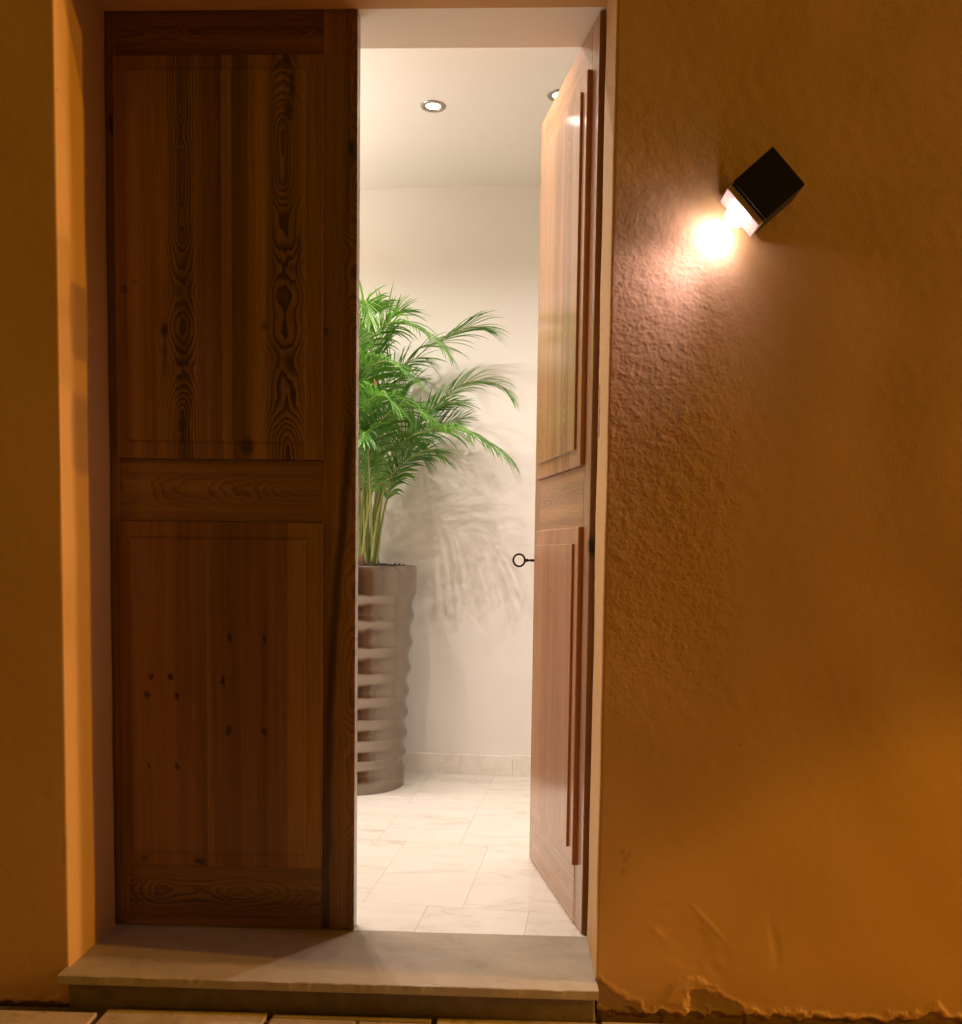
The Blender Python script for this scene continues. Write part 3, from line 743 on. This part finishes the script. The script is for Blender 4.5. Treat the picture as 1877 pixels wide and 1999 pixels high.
# ------------------------------------------------------------------ palm
def make_leaf_mat(name, a, b, tr):
    t = NT(name); c = t.coord(); n = t.noise(c, 14, 3); n2 = t.noise(c, 3.5, 2)
    col = t.mix(t.sstep(n, .35, .65), a, b); col = t.mix(t.sstep(n2, .55, .75, 0, .5), col, (.16, .24, .035))
    p = t.principled(col, .30, 0, spec=.6)
    tl = t.n('ShaderNodeBsdfTranslucent'); t.put(tl.inputs[0], tr)
    mx = t.n('ShaderNodeMixShader'); mx.inputs[0].default_value = .32
    t.t.links.new(p.outputs[0], mx.inputs[1]); t.t.links.new(tl.outputs[0], mx.inputs[2]); t.t.links.new(mx.outputs[0], t.out.inputs[0])
    return t.m
leaf_mat = make_leaf_mat('palm_leaf_green', (.055, .165, .028), (.14, .30, .055), (.18, .46, .05))
stem_mat = simple('palm_cane_green', (.34, .40, .12), .42, var=.35, scale=25, bump=.2)
stub_mat = simple('brown_cane_stub', (.13, .06, .03), .8, var=.3, scale=60, bump=.6, bdist=.003)
dry_mat = simple('dry_brown_leaflet', (.40, .16, .05), .7, var=.3, scale=60)
palm = tag(empty('palm_plant', (PC[0], PC[1], ztop)), 'green areca palm with arching feathery fronds growing in the ribbed planter', 'plant')
prw = Vector(palm.location)
def catmull(P, n):
    out = []
    P = [P[0]*2-P[1]] + P + [P[-1]*2-P[-2]]
    segs = len(P)-3
    for k in range(n):
        u = k/(n-1)*segs; i = min(int(u), segs-1); t = u-i
        a, b, c, d = P[i:i+4]
        out.append(.5*((2*b)+(c-a)*t+(2*a-5*b+4*c-d)*t*t+(3*b-a-3*c+d)*t**3))
    return out
def frond(ctrl, L, droop, start, rs, roll=0.0, pairs=38, wid=.0040, asc=1.0):
    rg = random.Random(rs)
    P = [Vector(p) - prw for p in ctrl]
    pts = catmull(P, 60)
    bm = bmesh.new()
    tube(bm, pts[:], [.0062*(1-i/59*.86) for i in range(60)], 6)
    fs = bmesh.new() if False else None
    mesh_stem = bm_obj('frond', bm, stem_mat, palm, True)
    bm = bmesh.new()
    cum = [0]
    for a, b in zip(pts, pts[1:]): cum.append(cum[-1]+(b-a).length)
    tot = cum[-1]
    for k in range(pairs):
        f = start + (1-start)*(k+.3)/pairs
        d = f*tot; i = next((j for j in range(1, 60) if cum[j] >= d), 59); tt = (d-cum[i-1])/max(1e-6, cum[i]-cum[i-1])
        p = pts[i-1].lerp(pts[i], min(1, tt)); T = (pts[i]-pts[i-1]).normalized()
        up = Vector((0, 0, 1)) if abs(T.z) < .92 else Vector((-.5, -.8, .2))
        sd = T.cross(up).normalized(); nn = sd.cross(T).normalized()
        g = (f-start)/(1-start)
        ln = L*(.55+.75*math.sin(math.pi*min(1, .18+g*.80)))*rg.uniform(.75, 1.15)
        an = math.radians((62 - 38*g)*asc + rg.uniform(-11, 11)*asc)
        for sg in (-1, 1):
            dr_ = (T*math.cos(an) + (sd*sg*math.cos(roll) + nn*(.14+math.sin(roll)*sg))*math.sin(an)).normalized()
            w = wid*rg.uniform(.85, 1.2)*(.7+.5*math.sin(math.pi*min(1, g*.9+.1)))
            q = p.copy(); dd = dr_.copy(); segn = 6; prev = None; step = ln/segn
            for s_ in range(segn+1):
                u = s_/segn; ww = w*(math.sin(math.pi*(.12+.88*u))**.7 if u < 1 else .02)
                wd = dd.cross(nn); 
                if wd.length < .05: wd = dd.cross(sd)
                wd.normalize(); fold = dd.cross(wd).normalized()*ww*.45
                cur = [bm.verts.new(q - wd*ww + fold), bm.verts.new(q), bm.verts.new(q + wd*ww + fold)]
                if prev:
                    bm.faces.new((prev[0], prev[1], cur[1], cur[0])); bm.faces.new((prev[1], prev[2], cur[2], cur[1]))
                prev = cur
                q = q + dd*step; dd = (dd + Vector((0, 0, -1))*droop*.32*(.25+u)).normalized()
    for v in bm.verts:
        wy = v.co.y + prw.y; lim = back(v.co.x+prw.x) - .012
        if wy > lim: v.co.y = lim - prw.y - (wy-lim)*.1
    o = bm_obj('leaflets', bm, leaf_mat, mesh_stem, True)
    return mesh_stem
FR = [
 ([(0.413,1.88,.95),(0.428,1.89,1.614),(0.465,1.88,1.930),(0.530,1.86,2.010),(0.601,1.83,2.005)], .15, .45, .66, .25),
 ([(0.389,1.87,.95),(0.381,1.84,1.604),(0.398,1.80,1.83),(0.536,1.72,1.937),(0.69,1.64,1.882),(0.776,1.60,1.79)], .15, 1.3, .55, .1),
 ([(0.432,1.91,.95),(0.464,1.95,1.49),(0.582,1.97,1.844),(0.711,1.96,1.912),(0.839,1.93,1.968),(0.93,1.90,1.945)], .16, .8, .74, .5),
 ([(0.416,1.90,.95),(0.501,1.93,1.4),(0.656,1.92,1.586),(0.811,1.88,1.716),(0.953,1.84,1.718),(1.020,1.80,1.66)], .15, .9, .62, .6),
 ([(0.408,1.88,.95),(0.475,1.88,1.329),(0.601,1.82,1.486),(0.779,1.74,1.517),(0.918,1.68,1.465),(1.010,1.64,1.40)], .19, 1.4, .50, .1),
 ([(0.403,1.91,.95),(0.454,1.95,1.269),(0.562,1.97,1.449),(0.695,1.98,1.55),(0.818,1.97,1.594)], .13, .3, .62, .4),
 ([(0.444,1.86,.95),(0.472,1.86,1.209),(0.548,1.82,1.357),(0.671,1.78,1.429),(0.741,1.74,1.40)], .14, .7, .52, .2),
 ([(0.381,1.84,.95),(0.367,1.80,1.492),(0.412,1.72,1.71),(0.52,1.62,1.763),(0.629,1.56,1.702)], .17, 1.0, .5, .2),
 ([(0.37,1.88,.95),(0.352,1.86,1.564),(0.362,1.82,1.918),(0.418,1.76,1.997),(0.508,1.70,2.003)], .16, .8, .6, .2),
 ([(0.394,1.92,.95),(0.406,1.96,1.512),(0.494,1.96,1.754),(0.617,1.95,1.842),(0.675,1.94,1.82)], .15, .6, .55, .4),
 ([(0.452,1.88,.95),(0.483,1.90,1.287),(0.57,1.90,1.484),(0.703,1.88,1.623),(0.827,1.85,1.64)], .14, .6, .52, .3),
 ([(0.395,1.82,.95),(0.419,1.78,1.321),(0.489,1.70,1.522),(0.603,1.62,1.593),(0.711,1.56,1.535)], .16, .9, .5, .1),
 ([(0.373,1.82,.95),(0.386,1.74,1.38),(0.44,1.64,1.574),(0.519,1.56,1.622),(0.598,1.50,1.554)], .15, .9, .5, .2),
 ([(0.422,1.93,.95),(0.459,1.99,1.405),(0.523,2.0,1.674),(0.601,2.0,1.762),(0.646,2.0,1.752)], .13, .5, .5, .4),
]
for i, (ct, L, dr_, st, ro) in enumerate(FR):
    frond(ct, L, dr_, st, 100+i, ro, 38 if i not in (2, 3) else 22, .0040, 1 if i not in (2, 3) else .42)
rg = random.Random(12)
for i in range(12):
    az = rg.uniform(math.radians(95), math.radians(300)) if i < 14 else rg.uniform(math.radians(-85), math.radians(-20))
    hgt = rg.uniform(.62, 1.10); rch = rg.uniform(.25, .55) if i < 14 else rg.uniform(.12, .30)
    bx0, by0 = PC[0]+rg.uniform(-.10, .09), PC[1]+rg.uniform(-.09, .08)
    dx, dy = math.cos(az), math.sin(az)
    z0 = .94
    P = []
    for (u, rz) in ((0, 0), (.12, .45), (.35, .80), (.70, .98), (1.0, .90)):
        yy = by0 + dy*rch*u; yy = min(yy, 2.03)
        P.append((bx0+dx*rch*u, yy, z0+hgt*rz))
    frond(P, .15, rg.uniform(.5, 1.1), .5, 300+i, rg.uniform(-.2, .4), 40)
for i in range(3):
    az = rg.uniform(math.radians(-110), math.radians(15)); dx, dy = math.cos(az), math.sin(az)
    bx0, by0 = PC[0]+rg.uniform(-.06, .09), PC[1]+rg.uniform(-.09, .05); hgt = rg.uniform(.50, .80); rch = rg.uniform(.16, .34)
    P = [(bx0+dx*rch*u, min(2.0, by0+dy*rch*u), .94+hgt*rz) for (u, rz) in ((0, 0), (.15, .45), (.4, .8), (.72, .97), (1, .9))]
    frond(P, .13, rg.uniform(.6, 1.2), .48, 500+i, rg.uniform(-.2, .4), 34, .0042)
# bare canes and stubs rising from the soil
for i in range(16):
    bx0, by0 = PC[0]+rg.uniform(-.10, .10), PC[1]+rg.uniform(-.10, .06)
    tx = bx0 + rg.uniform(-.10, .09); hh = rg.uniform(.30, .55)
    P = catmull([Vector((bx0, by0, .945))-prw, Vector((bx0+(tx-bx0)*.35, by0, .945+hh*.5))-prw, Vector((tx, by0+rg.uniform(-.05, .05), .945+hh))-prw], 12)
    bm = bmesh.new(); tube(bm, P, [.0075*(1-j/16) for j in range(12)], 7); bm_obj('cane', bm, stem_mat, palm, True)
for (x, y, h, r) in ((.412, 1.76, .055, .014), (.385, 1.77, .035, .012), (.44, 1.80, .025, .009)):
    bm = bmesh.new(); P = [Vector((x, y, .94+h*t_))-prw for t_ in (0, .3, .6, .85, 1)]
    tube(bm, P, [r, r*1.05, r*.9, r*.75, r*.4], 9); bm_obj('cane_stub', bm, stub_mat, palm, True)
bm = bmesh.new()
P = catmull([Vector((.475, 1.66, 1.70))-prw, Vector((.482, 1.655, 1.67))-prw, Vector((.497, 1.65, 1.63))-prw], 8)
tube(bm, P, [.002, .004, .005, .005, .004, .003, .002, .001], 5); bm_obj('dry_leaflet', bm, dry_mat, palm, True)
